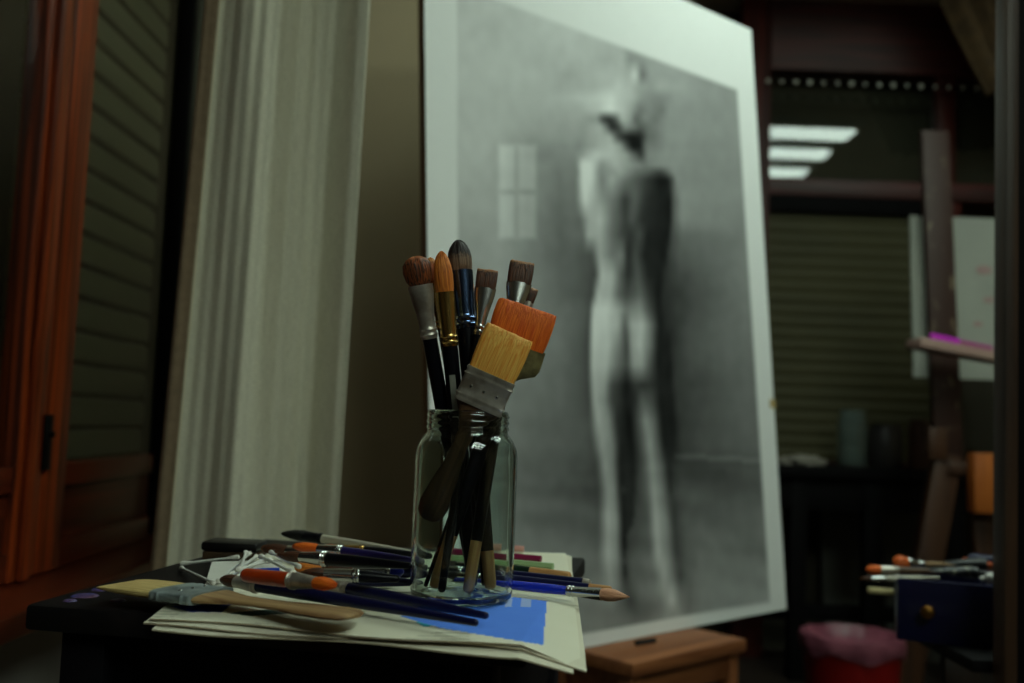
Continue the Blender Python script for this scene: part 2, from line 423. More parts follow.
for j in range(NV):
    for i in range(NU):
        f = bm.faces.new((vg[j][i], vg[j][i+1], vg[j+1][i+1], vg[j+1][i]))
        for lp in f.loops:
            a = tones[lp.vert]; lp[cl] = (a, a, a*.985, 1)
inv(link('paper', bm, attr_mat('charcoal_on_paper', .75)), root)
bm = bmesh.new()
def brd(s, h, d): return Bp - dB * s + vB * h - fB * d
loft(bm, [[brd(0, 0, d), brd(WB, 0, d), brd(WB, hw(WB), d), brd(0, HR, d)] for d in (0, TH)])
inv(link('backing_board', bm, mat('board_brown', (92, 66, 44), .7), smooth=False), root)
# little strip of tape on the paper's far edge
bm = bmesh.new()
tp = lambda s, h, d: Bp - dB * s + vB * h + fB * d
loft(bm, [[tp(s, h, d) for s, h in ((-.004, .528), (.022, .528), (.022, .552), (-.004, .552))] for d in (.002, .0035)])
inv(link('tape', bm, mat('masking_tape', (176, 150, 96), .7)), root)

# stool under the drawing
stoolw = wood('stool_wood', (150, 92, 54), (112, 62, 34), 'x', .5)
Fc = PZ(633, 664, ZS); e1 = dB.copy(); e2 = nB.copy()
SL, SD = .40, .25
st = thing('step_stool', 'small brown wooden stool carrying the large charcoal drawing', 'stool', (Fc + e1*SL/2 + e2*SD/2) * 1.0, math.atan2(e1.y, e1.x))
st.location.z = 0
def slocal(name, lo, hi, m, bev=.004):
    o = boxo(name, lo, hi, m, st, bev); return o
slocal('seat', (-SL/2, -SD/2, ZS-.028), (SL/2, SD/2, ZS), stoolw, .003)
for sx in (-1, 1):
    slocal('apron', (sx*(SL/2-.035)-.009, -SD/2+.04, ZS-.085), (sx*(SL/2-.035)+.009, SD/2-.04, ZS-.028), stoolw)
for sy in (-1, 1):
    slocal('apron', (-SL/2+.04, sy*(SD/2-.03)-.009, ZS-.085), (SL/2-.04, sy*(SD/2-.03)+.009, ZS-.028), stoolw)
    for sx in (-1, 1):
        cx, cy = sx*(SL/2-.03), sy*(SD/2-.03)
        slocal('leg', (cx-.018, cy-.018, 0), (cx+.018, cy+.018, ZS-.028), stoolw)
bm = bmesh.new(); a = PZ(636, 643, ZS+.006); b = PZ(655, 640, ZS+.006); rod(bm, a, b, .0055, .005, 10)
tag(link('charcoal_stick', bm, mat('charcoal_black', (16, 16, 17), .9, c2=(26, 26, 27), scale=(200,200,200))), 'short black charcoal stick lying on the wooden stool', 'charcoal')

# ------------------------------------------------------------------ curtain
cur_m = bpy.data.materials.new('cream_linen'); cur_m.use_nodes = True
N = cur_m.node_tree.nodes; L = cur_m.node_tree.links; b = N['Principled BSDF']
b.inputs['Roughness'].default_value = .95; b.inputs['Specular IOR Level'].default_value = .1
uv = N.new('ShaderNodeUVMap')
w1 = N.new('ShaderNodeTexNoise'); w2n = N.new('ShaderNodeTexNoise')
for nn, sc in ((w1, (300, 40, 1)), (w2n, (30, 700, 1))):
    mp = N.new('ShaderNodeMapping'); mp.inputs['Scale'].default_value = sc
    L.new(uv.outputs['UV'], mp.inputs['Vector']); L.new(mp.outputs['Vector'], nn.inputs['Vector']); nn.inputs['Scale'].default_value = 1; nn.inputs['Detail'].default_value = 3
mx = N.new('ShaderNodeMath'); mx.operation = 'ADD'; L.new(w1.outputs['Fac'], mx.inputs[0]); L.new(w2n.outputs['Fac'], mx.inputs[1])
rp = N.new('ShaderNodeMapRange'); rp.inputs['From Min'].default_value = .6; rp.inputs['From Max'].default_value = 1.4
L.new(mx.outputs[0], rp.inputs['Value'])
cr = N.new('ShaderNodeValToRGB'); cr.color_ramp.elements[0].color = rgba((206, 200, 180)); cr.color_ramp.elements[1].color = rgba((240, 235, 216))
L.new(rp.outputs['Result'], cr.inputs['Fac']); L.new(cr.outputs['Color'], b.inputs['Base Color'])
bp = N.new('ShaderNodeBump'); bp.inputs['Strength'].default_value = .25; bp.inputs['Distance'].default_value = .001
L.new(mx.outputs[0], bp.inputs['Height']); L.new(bp.outputs['Normal'], b.inputs['Normal'])
tl = N.new('ShaderNodeBsdfTranslucent'); L.new(cr.outputs['Color'], tl.inputs['Color'])
ms = N.new('ShaderNodeMixShader'); ms.inputs[0].default_value = .07
L.new(b.outputs[0], ms.inputs[1]); L.new(tl.outputs[0], ms.inputs[2]); L.new(ms.outputs[0], N['Material Output'].inputs['Surface'])
NS, NZ = 220, 60
C0, C1 = Vector((-.512, 1.47, 0)), Vector((-.254, 1.53, 0))
cd = (C1 - C0).normalized(); cn = Vector((cd.y, -cd.x, 0))      # cn faces into the room
bm = bmesh.new(); uvl = bm.loops.layers.uv.new('UVMap'); g = []
for j in range(NZ + 1):
    z = .04 + 2.5 * j / NZ; q = (z - .75) / 1.0
    rw = []
    for i in range(NS + 1):
        s = i / NS; Lc = (C1 - C0).length
        amp = .040 * (1 - math.exp(-s * 3.2)) * 1.1
        d = amp * math.cos(2*math.pi*(s*1.75 + .16*q + .22 + .08*math.sin(5*s))) + .16*amp * math.cos(2*math.pi*(s*4.1 - .30*q + .3)) + .0015*math.sin(2*math.pi*(s*13 + .3*q))
        d += -.022 * math.exp(-s * 22)                         # the leading edge curls back
        P = C0 + cd * (s * Lc - .018*q*(1-s)) + cn * d
        P.x += q * (.010 + .042 * (1 - s))
        v = bm.verts.new((P.x, P.y, z)); rw.append((v, s, z))
    g.append(rw)
for j in range(NZ):
    for i in range(NS):
        q4 = (g[j][i], g[j][i+1], g[j+1][i+1], g[j+1][i])
        f = bm.faces.new([a[0] for a in q4])
        for lp, a in zip(f.loops, q4): lp[uvl].uv = (a[1], a[2])
cur = link('curtain', bm, cur_m, angle=180)
cur.data.materials.append(mat('hem_linen', (150, 128, 104), .95, c2=(134, 114, 92), scale=(60, 60, 60)))
for i_, f_ in enumerate(cur.data.polygons):
    if i_ % NS < 20: f_.material_index = 1
tag(cur, 'cream linen curtain hanging in soft folds beside the brown window', 'curtain')
bm = bmesh.new()     # stitched hem standing proud near the leading edge
pts = []
for j in range(NZ + 1):
    co = cur.data.vertices[j * (NS + 1) + 20].co
    pts.append(co + cn * .0012)
loft(bm, [ell(p, VX, VY, .0013, .0013, 6) for p in pts])
hem = link('hem_seam', bm, mat('hem_thread', (220, 210, 180), .9)); hem.parent = cur
bm = bmesh.new(); dr_ = (C1 - C0); k_ = (X_L - .012 - C0.x) / dr_.x
rod(bm, (C0.x + dr_.x*k_, C0.y + dr_.y*k_, 2.56), (C1.x + dr_.x*1.2, C1.y + dr_.y*1.2, 2.56), .012)
tag(link('curtain_rod', bm, iron), 'dark metal rod carrying the cream linen curtain', 'curtain rod')

# ------------------------------------------------------------------ side table
TZ = .75
T0 = PZ(25, 604, TZ); ta = math.radians(-9.5)
tblack = mat('paint_stained_black', (20, 17, 18), .6, c2=(60, 48, 44), scale=(9, 9, 9), detail=8, bump=.2, lo=.5, hi=.78, spec=.2)
tfront = mat('black_apron', (11, 9, 13), .7, c2=(17, 14, 18), scale=(6, 6, 6), spec=.12)
tb = thing('side_table', 'small black paint-stained table crowded with brushes and newspaper', 'table', (T0.x, T0.y, 0), ta)
TW, TD = .43, .50
boxo('table_top', (0, 0, TZ-.022), (TW, TD, TZ), tblack, tb, .004)
for sy in (.03, TD-.05):
    boxo('apron', (.035, sy, TZ-.14), (TW-.035, sy+.02, TZ-.022), tfront, tb)
for sx in (.035, TW-.055):
    boxo('apron', (sx, .05, TZ-.14), (sx+.02, TD-.05, TZ-.022), tfront, tb)
    for sy in (.012, TD-.052):
        xx = .028 if sx < .1 else TW-.068
        boxo('leg', (xx, sy, 0), (xx+.04, sy+.04, TZ-.022), tfront, tb)
bm = bmesh.new()
for (a_, b_, r_) in ((85, 596, .012), (100, 590, .008), (70, 601, .006), (118, 601, .007)):
    p = PZ(a_, b_, TZ)
    lp = Matrix.Rotation(-ta, 3, 'Z') @ (Vector((p.x, p.y, 0)) - Vector((T0.x, T0.y, 0)))
    n_ = 14
    ring0 = [Vector((lp.x + r_*(1+.35*noise.noise(Vector((i, a_, 0))))*math.cos(2*math.pi*i/n_), lp.y + r_*(1+.35*noise.noise(Vector((i, a_, 5))))*math.sin(2*math.pi*i/n_), TZ)) for i in range(n_)]
    c_ = sum(ring0, Vector()) / n_
    loft(bm, [ring0, [c_ + (p2 - c_)*.8 + VZ*.0012 for p2 in ring0]])
link('dried_paint', bm, mat('dried_blue_paint', (40, 52, 120), .5, c2=(92, 60, 80), scale=(40,40,40)), tb)

# newspaper: folded sheets, the front corner curling over the table's edge
PZt = TZ + .0075
news_m = attr_mat('newsprint', .85)
nw = thing('newspaper', 'folded newspaper with blue printed patches spread over the table top', 'newspaper', (-.1, 1.05, TZ))
cFL, cFR, cBR, cBL = PZ(150, 613, PZt), PZ(582, 645, PZt), PZ(566, 553, PZt), PZ(276, 549, PZt)
def inpoly(x, y, poly):
    c = False
    for (x0, y0), (x1, y1) in zip(poly, poly[1:] + poly[:1]):
        if (y0 > y) != (y1 > y) and x < (x1-x0)*(y-y0)/(y1-y0) + x0: c = not c
    return c
BLUE = [(400, 616), (492, 600), (514, 597), (547, 601), (543, 645), (440, 628)]
BLUE2 = [(170, 606), (232, 604), (222, 612), (190, 612)]
BLUE3 = [(230, 566), (285, 566), (270, 578), (225, 576)]
GREEN = [(225, 613), (310, 606), (330, 611), (250, 616)]
CYAN = [(415, 622), (432, 618), (440, 624), (425, 627)]
def sheet(name, k, zoff, corners, n=(300, 220), th=.0012, droop=1.):
    bm = bmesh.new(); cl = bm.loops.layers.float_color.new('tone')
    top = []; 
    for j in range(n[1] + 1):
        r = []
        for i in range(n[0] + 1):
            u, v = i / n[0], j / n[1]
            P = (corners[0]*(1-u) + corners[1]*u)*(1-v) + (corners[3]*(1-u) + corners[2]*u)*v
            P = P.copy()
            ed = .004*math.sin(9*u + k*1.7)*max(0, 1 - v*8)
            P.y += ed
            P.z = TZ + zoff + .0008*noise.noise(Vector((P.x*14, P.y*14, k)))
            # how far the point hangs past the table edge
            lp = Matrix.Rotation(-ta, 3, 'Z') @ (Vector((P.x, P.y, 0)) - Vector((T0.x, T0.y, 0)))
            over = max(0, lp.x - TW) ; ovf = max(0, -lp.y)
            hang = over*.32*max(0, 1 - v*2.6) + ovf*.12
            P.z -= droop * hang
            P.z += .004*max(0, u-.86)/.14*max(0, 1-v*5) * math.sin(k)
            r.append(P)
        top.append(r)
    V = [[bm.verts.new(p) for p in r] for r in top]
    W = [[bm.verts.new(p - VZ*th) for p in r] for r in top]
    def colr(P):
        x, y = proj(P)
        if inpoly(x, y, BLUE):
            if 505 < x < 512 or 521 < x < 531:
                if y < 607: return (160, 178, 226)
            return (92, 138, 238)
        if inpoly(x, y, BLUE2): return (58, 70, 170)
        if inpoly(x, y, BLUE3): return (44, 70, 180)
        if inpoly(x, y, GREEN): return (80, 98, 92)
        if inpoly(x, y, CYAN): return (70, 170, 190)
        base = (222, 218, 198)
        u_ = P.x * 260; v_ = P.y * 150
        if 553 < x < 560 or x < 140: return base
        if x < 470 and noise.noise(Vector((P.x*13, P.y*9, 2))) > .1 and math.sin(P.y*900) > .2:
            return (196, 192, 174)
        return base
    vc = {}
    if k == 0:
        for r_, q_ in zip(V, top):
            for v_, p_ in zip(r_, q_): vc[v_] = (*lin(colr(p_)), 1)
    def face(vs, c):
        f = bm.faces.new(vs)
        for lp in f.loops: lp[cl] = vc[lp.vert] if c is None else (*lin(c), 1)
    for j in range(n[1]):
        for i in range(n[0]):
            face((V[j][i], V[j][i+1], V[j+1][i+1], V[j+1][i]), None if k == 0 else (214, 208, 188))
            face((W[j][i], W[j+1][i], W[j+1][i+1], W[j][i+1]), (170, 160, 140))
    e_ = (176, 160, 136)
    for i in range(n[0]):
        face((V[0][i+1], V[0][i], W[0][i], W[0][i+1]), e_); face((V[-1][i], V[-1][i+1], W[-1][i+1], W[-1][i]), e_)
    for j in range(n[1]):
        face((V[j][0], V[j+1][0], W[j+1][0], W[j][0]), e_); face((V[j+1][-1], V[j][-1], W[j][-1], W[j+1][-1]), e_)
    return inv(link(name, bm, news_m, angle=60), nw)
sheet('page', 0, .0075, [cFL, cFR, cBR, cBL])
def off(c, dx, dy): return c + Vector((dx, dy, 0))
sheet('page', 1, .0050, [off(cFL, -.004, -.006), off(cFR, .004, .004), off(cBR, .004, .0), off(cBL, .01, .012)], (70, 50))
sheet('page', 2, .0025, [off(cFL, .006, -.010), off(cFR, -.006, -.004), off(cBR, .008, .012), off(cBL, -.006, .004)], (70, 50))

# ------------------------------------------------------------------ jar
ZN = TZ + .0088
JC = PZ(461, 598, ZN); JC.z = ZN
glass = mat('jar_glass', (232, 244, 238), .015, trans=1., ior=1.45)
JR, JH = .0464, .1685
def jar_prof():
    o_ = [(.0001, .003), (.030, .0025), (.036, 0), (.041, 0), (.0452, .003), (JR, .010), (JR+.0003, .07), (JR, .128), (JR-.001, .134), (JR-.004, .1405), (.0395, .1455), (.0372, .1475), (.0368, .150)]
    z = .150
    for k in range(3):
        o_ += [(.0368, z+.0002), (.0374, z+.0014), (.0379, z+.0025), (.0374, z+.0037), (.0368, z+.0050)]; z += .0055
    o_ += [(.0368, JH-.002), (.0362, JH-.0004), (.0352, JH), (.0343, JH-.0006), (.0338, JH-.002)]
    i_ = [(.0340, .150), (.0350, .146), (.0370, .1435), (.0410, .139), (JR-.0036, .131), (JR-.0030, .10), (JR-.0030, .016), (.0425, .0085), (.038, .0062), (.0001, .0075)]
    return o_ + i_
bm = bmesh.new(); vs = lathe(bm, jar_prof(), 72)
bm.faces.new(list(reversed(vs[0]))); bm.faces.new(vs[-1])
jar = link('glass_jar', bm, glass, angle=50); jar.location = JC
tag(jar, 'clear glass jar with screw-thread neck full of upright paintbrushes', 'jar')

# ------------------------------------------------------------------ brushes
steel = mat('ferrule_steel', (190, 190, 188), .22, 1.)
steel_d = mat('ferrule_worn_steel', (206, 198, 188), .4, .75, c2=(150, 138, 126), scale=(60, 60, 60))
brass = mat('ferrule_brass', (196, 158, 92), .25, 1.)
bluesteel = mat('ferrule_blue_steel', (92, 112, 150), .18, 1.)
greeny = mat('ferrule_old_brass', (176, 166, 116), .4, .6, c2=(120, 110, 76), scale=(80, 80, 80))
navy = mat('handle_navy', (16, 18, 58), .3, spec=.35)
blackh = mat('handle_black', (9, 9, 16), .35, spec=.2)
blueh = mat('handle_blue', (22, 44, 190), .25, coat=.4)
greenh = mat('handle_green', (20, 40, 30), .35, spec=.3)
orangeh = mat('handle_orange', (196, 66, 14), .3, coat=.3, c2=(160, 48, 10), scale=(30, 30, 12))
whiteh = mat('handle_white', (196, 190, 172), .4)
violeth = mat('handle_violet', (40, 30, 96), .3, coat=.4)
rawend = wood('bare_wood_end', (196, 146, 92), (164, 112, 64), 'z', .6, s=6)
oldwood = wood('old_wood_handle', (176, 142, 98), (128, 92, 58), 'z', .6, s=5)
darkold = wood('dark_old_wood', (98, 68, 44), (58, 38, 24), 'z', .5, s=5)
def hair(name, c, c2, lo=.3, hi=.7, tip=None, edge=(.45, .75)):
    m = mat('hair_' + name, c, .55, 0, c2, (700, 700, 14), 3, .6, lo=lo, hi=hi)
    if tip:
        N = m.node_tree.nodes; L = m.node_tree.links; b = N['Principled BSDF']
        src = b.inputs['Base Color'].links[0].from_socket
        tc = N.new('ShaderNodeTexCoord'); sp = N.new('ShaderNodeSeparateXYZ'); mr = N.new('ShaderNodeMapRange'); mr.interpolation_type = 'SMOOTHSTEP'
        mr.inputs['From Min'].default_value, mr.inputs['From Max'].default_value = edge
        nz = N.new('ShaderNodeTexNoise'); nz.inputs['Scale'].default_value = 9
        ad = N.new('ShaderNodeMath'); ad.operation = 'MULTIPLY_ADD'; ad.inputs[1].default_value = .3; 
        mx = N.new('ShaderNodeMix'); mx.data_type = 'RGBA'; mx.inputs['B'].default_value = rgba(tip)
        L.new(tc.outputs['Generated'], sp.inputs[0]); L.new(tc.outputs['Generated'], nz.inputs['Vector'])
        L.new(nz.outputs['Fac'], ad.inputs[0]); L.new(sp.outputs['Z'], ad.inputs[2]); L.new(ad.outputs[0], mr.inputs['Value'])
        L.new(mr.outputs['Result'], mx.inputs['Factor']); L.new(src, mx.inputs['A']); L.new(mx.outputs['Result'], b.inputs['Base Color'])
    return m
h_orange = hair('orange', (240, 146, 54), (180, 86, 24))
h_rust = hair('rust_light', (190, 96, 40), (110, 50, 20), tip=(220, 150, 80), edge=(.8, 1.1))
h_brown = hair('brown', (96, 52, 26), (44, 22, 12), tip=(176, 120, 74), edge=(.95, 1.15))
h_dark = hair('dark', (52, 34, 28), (18, 12, 12))
h_badger = hair('badger', (150, 120, 96), (86, 62, 48), tip=(34, 20, 18), edge=(.5, .72))
h_red = hair('red', (244, 122, 30), (214, 78, 12))
h_yellow = hair('yellow', (255, 204, 104), (238, 142, 42))
h_tan = hair('tan', (226, 200, 134), (184, 150, 90))
h_black = hair('black', (20, 18, 18), (9, 9, 10))
h_flesh = hair('flesh', (226, 172, 138), (200, 138, 104))

def bristle(kind, z0, hl, wd, th, m, parent, name='bristles', tipm=None, seed=1):
    bm = bmesh.new(); n = 48; r = random.Random(seed)
    jit = [r.uniform(-1, 1) for _ in range(n)]
    if kind == 'flat':
        st_ = [(0, 1, 1), (.25, 1.04, 1.1), (.6, 1.06, .95), (.85, 1.05, .65), (.96, 1.03, .42), (1, 1.0, .25)]
    elif kind == 'fan':
        st_ = [(0, 1, 1), (.3, 1.15, 1.0), (.7, 1.3, .8), (.95, 1.38, .5), (1, 1.34, .3)]
    elif kind == 'filbert':
        st_ = [(0, 1, 1), (.2, 1.08, 1.15), (.45, 1.1, 1.15), (.65, 1.0, 1.0), (.8, .82, .8), (.9, .6, .6), (.97, .32, .35), (1, .08, .1)]
    elif kind == 'mop':
        st_ = [(0, .8, .9), (.2, 1.12, 1.15), (.5, 1.28, 1.3), (.75, 1.2, 1.2), (.9, .9, .95), (.97, .55, .6), (1, .15, .2)]
    else:
        st_ = [(0, 1, 1), (.25, 1.18, 1.18), (.5, 1.05, 1.05), (.75, .6, .6), (.92, .22, .22), (1, .04, .04)]
    rings = []
    for f, a, b_ in st_:
        e = 3.2 if kind in ('flat', 'fan') else 2.
        rg = ell((0, 0, z0 + f*hl), VX, VY, wd*a, th*b_, n, e)
        for i, p in enumerate(rg):
            k = f**3
            p.z += jit[i] * hl * .035 * k
            p.x *= 1 + .02*jit[(i*7) % n]*f; p.y *= 1 + .10*jit[(i*5) % n]*f
        rings.append(rg)
    loft(bm, rings)
    o = link(name, bm, m, parent, angle=80)
    return o

def brush(label, L, hl, fl, wd, th, kind, hm, fm, dm, rh=.0045, re=.0028, rf=None, endm=None, endl=.03, group=None, name='paintbrush', seed=1, tipband=None, label_mark=False, fend=1.):
    o = thing(name, label, 'paintbrush', group=group)
    rf = rf or min(rh*1.0, wd)
    zf = L - hl - fl
    z0 = endl if endm else 0
    prof_r = lambda f: re + (rh - re) * (math.sin(min(f, .9)/.9 * math.pi/2) ** 1.2) - (rh - rf) * max(0, (f-.85)/.15)
    def hst(za, zb, n):
        return [(za + (zb-za)*i/n, prof_r((za + (zb-za)*i/n)/zf), prof_r((za + (zb-za)*i/n)/zf)) for i in range(n+1)]
    bm = bmesh.new()
    s_ = hst(z0, zf + .004, 14)
    if not endm: s_ = [(0, re*.4, re*.4), (re*.35, re*.85, re*.85)] + hst(re, zf + .004, 14)
    stations(bm, s_, 16)
    h = link('handle', bm, dm, o)
    if endm:
        bm = bmesh.new(); stations(bm, [(0, re*.4, re*.4), (re*.35, re*.88, re*.88)] + hst(re, endl, 4), 14)
        link('handle_tip', bm, endm, h)
    if label_mark:
        bm = bmesh.new(); r_ = prof_r(.8) + .0003
        z1, z2 = zf*.72, zf*.88
        rg = [[Vector((math.cos(a)*(prof_r(zz/zf)+.0003), -math.sin(a)*(prof_r(zz/zf)+.0003), zz)) for a in [math.pi/2-.38+.19*i for i in range(5)]] for zz in (z1, (z1+z2)/2, z2)]
        loft(bm, rg, cap=False, closed=False)
        link('printed_mark', bm, mat('mark_grey', (150, 150, 140), .5), h)
    bm = bmesh.new(); rr = rf + .0006
    fs = [(0, rr, rr), (.04, rr*1.02, rr*1.02), (.07, rr*1.16, rr*1.16), (.10, rr*1.02, rr*1.02), (.14, rr*1.02, rr*1.02), (.17, rr*1.16, rr*1.16), (.20, rr*1.02, rr*1.02), (.24, rr, rr)]
    for k in range(1, 7):
        f = k/6; g_ = min(f/fend, 1); s = g_*g_*(3-2*g_)
        fs.append((.24 + .76*f, rr + (wd-rr)*s, rr + (th-rr)*s))
    stations(bm, [(zf + f*fl, a, b_) for f, a, b_ in fs], 24)
    fe = link('ferrule', bm, fm, o)
    bristle(kind, L - hl - .001, hl + .001, wd*.93, th*.9, hm, o, seed=seed)
    if tipband:
        bm = bmesh.new()
        stations(bm, [(L-hl+hl*f, wd*a, th*b_) for f, a, b_ in tipband[1]], 32); link('hair_band', bm, tipband[0], o)
    return o

def flat_brush(label, L, hl, fl, wd, th, hm, fm, dm, hole=True, name='flat_paintbrush', seed=3, hw_=None):
    """decorator's brush: slab of bristle, folded metal band, paddle handle"""
    o = thing(name, label, 'paintbrush')
    zf = L - hl - fl
    bm = bmesh.new()
    W = wd * .92
    st_ = [(0, .35, .5), (.02, .62, .8), (.06, .86, 1), (.14, .98, 1.05), (.30, .86, 1.05), (.50, .60, 1.0), (.68, .50, 1.0), (.80, .58, 1.05), (.90, .82, 1.2), (.97, .98, 1.3), (1.03, 1.0, 1.3)]
    hwid = hw_ or .0135
    loft(bm, [ell((0, 0, zf*f), VX, VY, (hwid*a if f < .6 else hwid*a + (W - hwid)*max(0, (f-.6)/.4)**4 * .98), th*.62*b_, 24, 2.6) for f, a, b_ in st_])
    h = link('handle', bm, dm, o)
    bm = bmesh.new()
    fs = [(0, 1.0), (.04, 1.03), (.08, 1.0), (.16, 1.0), (.2, 1.06), (.24, 1.0), (.74, 1.0), (.78, 1.06), (.82, 1.0), (.9, 1.0), (.94, 1.03), (1, 1.0)]
    loft(bm, [ell((0, 0, zf + f*fl), VX, VY, wd*k, th*k*1.02, 40, 5.) for f, k in fs])
    fe = link('ferrule', bm, fm, o)
    bm = bmesh.new()
    for sx in (-.55, .0, .55):
        for sy in (-1, 1):
            c = Vector((wd*sx, sy*th*1.0, zf + fl*.48))
            loft(bm, [ell(c, VX, VZ, .0016, .0016, 10), ell(c + VY*sy*.0008, VX, VZ, .0010, .0010, 10)])
    link('rivets', bm, steel, fe)
    bristle('flat', L - hl - .002, hl + .002, wd*.95, th*.88, hm, o, seed=seed)
    return o

G1 = None
CAMR = Vector((1, 0, 0)); 
zb = JC.z + .0095
def stand(make, tip, neck, wide=VX):
    """stand a brush in the jar: hair tip (px, py, Y) and where its axis crosses the jar's neck (offset from the jar's axis)"""
    T = PY(*tip); Nk = JC + Vector((neck[0], neck[1], .164))
    d = (Nk - T) / (Nk.z - T.z)
    B = T + d * (zb - T.z)
    o = make((T - B).length)
    aim(o, B, T, wide); return o
stand(lambda L: brush('outermost jar brush with a bent clump of dark brown and rust hair', L, .026, .050, .0116, .0085, 'mop', hair('rust', (150, 76, 34), (52, 28, 18), .4, .6, tip=(190, 110, 60), edge=(.95, 1.2)), steel_d, blackh, seed=5, rh=.0068, re=.0050),
      (415, 257, 0.9059), (-0.0234, 0.0106), VX)
stand(lambda L: brush('jar brush with small orange head half hidden by the orange oval one', L, .022, .046, .0065, .005, 'filbert', h_rust, brass, blackh, seed=8, rh=.0045, re=.0035),
      (430, 258, 0.9333), (-0.0113, 0.0227), VX)
stand(lambda L: brush('jar brush with orange oval hair, gold rings and a pale mark on its handle', L, .037, .050, .0088, .0065, 'filbert', h_orange, brass, blackh, seed=9, label_mark=True, rh=.0072, re=.0050),
      (441, 252, 0.9094), (-0.0109, 0.0007), VX)
stand(lambda L: brush('tallest brush in jar, dark domed hair on a shiny blue steel ferrule', L, .030, .056, .0112, .0085, 'filbert', h_badger, bluesteel, blackh, seed=11, rh=.0088, re=.0054, rf=.0090, endm=rawend, endl=.034),
      (458, 240.5, 0.94), (0.0053, 0.0098), VX)
stand(lambda L: brush('thin brush in jar with slim pale orange point beside the tallest brush', L, .024, .036, .0034, .0034, 'round', h_flesh, steel_d, blackh, seed=12, rh=.0030, re=.0022),
      (472.5, 281, 0.952), (0.0076, 0.028), VX)
stand(lambda L: brush('short flat brush in jar, dark brown hair on bright steel, beside the tallest one', L, .018, .046, .0102, .0048, 'flat', h_brown, steel, blackh, seed=13, rh=.0045, re=.0034),
      (488, 270, 0.9298), (-0.0008, -0.0066), VX)
stand(lambda L: brush('flat brush in jar with dark brown hair peeping above the red one', L, .022, .040, .0122, .0062, 'flat', h_brown, steel, blackh, seed=14, rh=.0062, re=.0049, endm=rawend, endl=.045),
      (522.5, 262, 0.949), (0.0261, 0.0035), Vector((1, 0, -.18)))
stand(lambda L: brush('small brown stub-tipped brush in jar at the far side of the red one', L, .014, .026, .0046, .004, 'flat', h_brown, steel_d, blackh, seed=15, rh=.0028, re=.0020),
      (534, 289, 0.959), (0.0169, 0.023), VX)
stand(lambda L: brush('wide red-orange flat brush in jar with an old brass ferrule', L, .035, .046, .0285, .006, 'flat', h_red, greeny, blackh, seed=16, rh=.0072, rf=.0072, re=.0050, endm=rawend, endl=.05, fend=.42),
      (528, 307, 0.9002), (0.0212, -0.0121), Vector((1, 0, -.42)))
T = PY(510, 333, .883); B = PY(428, 520, .902)
o = flat_brush('broad yellow flat brush in jar with riveted steel band and brown paddle handle', (T - B).length, .040, .032, .0225, .0062, h_yellow, steel_d, darkold, seed=17)
aim(o, B, T, Vector((1, 0, -.55)))

# ---- lying on the table
ZL = ZN + .0002
def lay(make, tip, end, dz=(0, 0), wide=None, z=None):
    """brush lying flat: hair tip and handle end given as points of the newspaper's top"""
    z_ = ZL if z is None else z
    T = PZ(tip[0], tip[1], z_ + dz[0]); B = PZ(end[0], end[1], z_ + dz[1])
    o = make((T - B).length)
    d = (T - B).normalized()
    aim(o, B, T, wide or VZ.cross(d)); return o
R_ = .0055
o = lay(lambda L: flat_brush('broad worn wooden brush with tan bristles lying along the front of the newspaper', L, .062, .044, .026, .0046, h_tan, mat('ferrule_tin', (158, 170, 172), .45, .4, c2=(116, 126, 128), scale=(50,50,50)), oldwood, seed=21, hw_=.021),
    (119, 584), (357, 616), (.006, .008))
lay(lambda L: brush('long navy handled brush with a brown hair tip lying nearest the wooden brush', L, .018, .026, .006, .005, 'filbert', h_brown, steel_d, navy, seed=22, rh=.0058), (221, 579), (478, 623), (.012, .007))
lay(lambda L: brush('navy handled brush with slim orange hair ending at the foot of the jar', L, .03, .034, .006, .005, 'round', h_orange, steel_d, navy, seed=23, rh=.0055), (298, 579), (488, 616), (.010, .0065))
lay(lambda L: brush('orange lacquered brush with a rust hair tip lying behind the navy ones', L, .022, .030, .006, .005, 'filbert', h_red, steel_d, orangeh, seed=24, rh=.0065, re=.006), (336, 585), (243, 575), (.026, .021))
lay(lambda L: brush('brush with black square hair and white handle at the far edge of the newspaper', L, .028, .022, .011, .006, 'flat', h_black, blackh, whiteh, seed=25, rh=.005), (286, 533), (414, 553), (.018, .008))
lay(lambda L: brush('violet handled brush with rust hair lying before the white handled one', L, .030, .028, .006, .005, 'filbert', h_red, steel, violeth, seed=26, rh=.0055), (293, 546), (418, 561), (.024, .020))
lay(lambda L: brush('brush with reddish brown hair pointing at the black box, steel ferrule and dark handle', L, .032, .045, .008, .006, 'filbert', h_brown, steel, navy, seed=27, rh=.005), (262, 548), (420, 566), (.012, .007))
lay(lambda L: brush('brush with large shaggy brown hair and a ringed grey ferrule', L, .040, .050, .010, .007, 'mop', h_orange, steel_d, navy, seed=28, rh=.0068), (296, 567), (425, 573), (.010, .008))
lay(lambda L: brush('dark blue handled brush with flat rust hair lying before the shaggy one', L, .028, .03, .008, .005, 'flat', h_brown, steel, navy, seed=29, rh=.006), (292, 576), (420, 583), (.008, .007))
lay(lambda L: brush('bright blue brush with flesh coloured hair jutting past the table edge', L, .026, .034, .0055, .0055, 'round', h_flesh, steel, blueh, seed=30, rh=.0046, rf=.004), (629, 597), (454, 579), (.010, .006))
lay(lambda L: brush('navy brush handle with a pale bare tip lying beside the bright blue brush', L, .02, .03, .004, .004, 'round', h_dark, steel, navy, seed=31, rh=.0052, re=.0036, endm=rawend, endl=.022), (440, 573), (612, 590), (.007, .007))
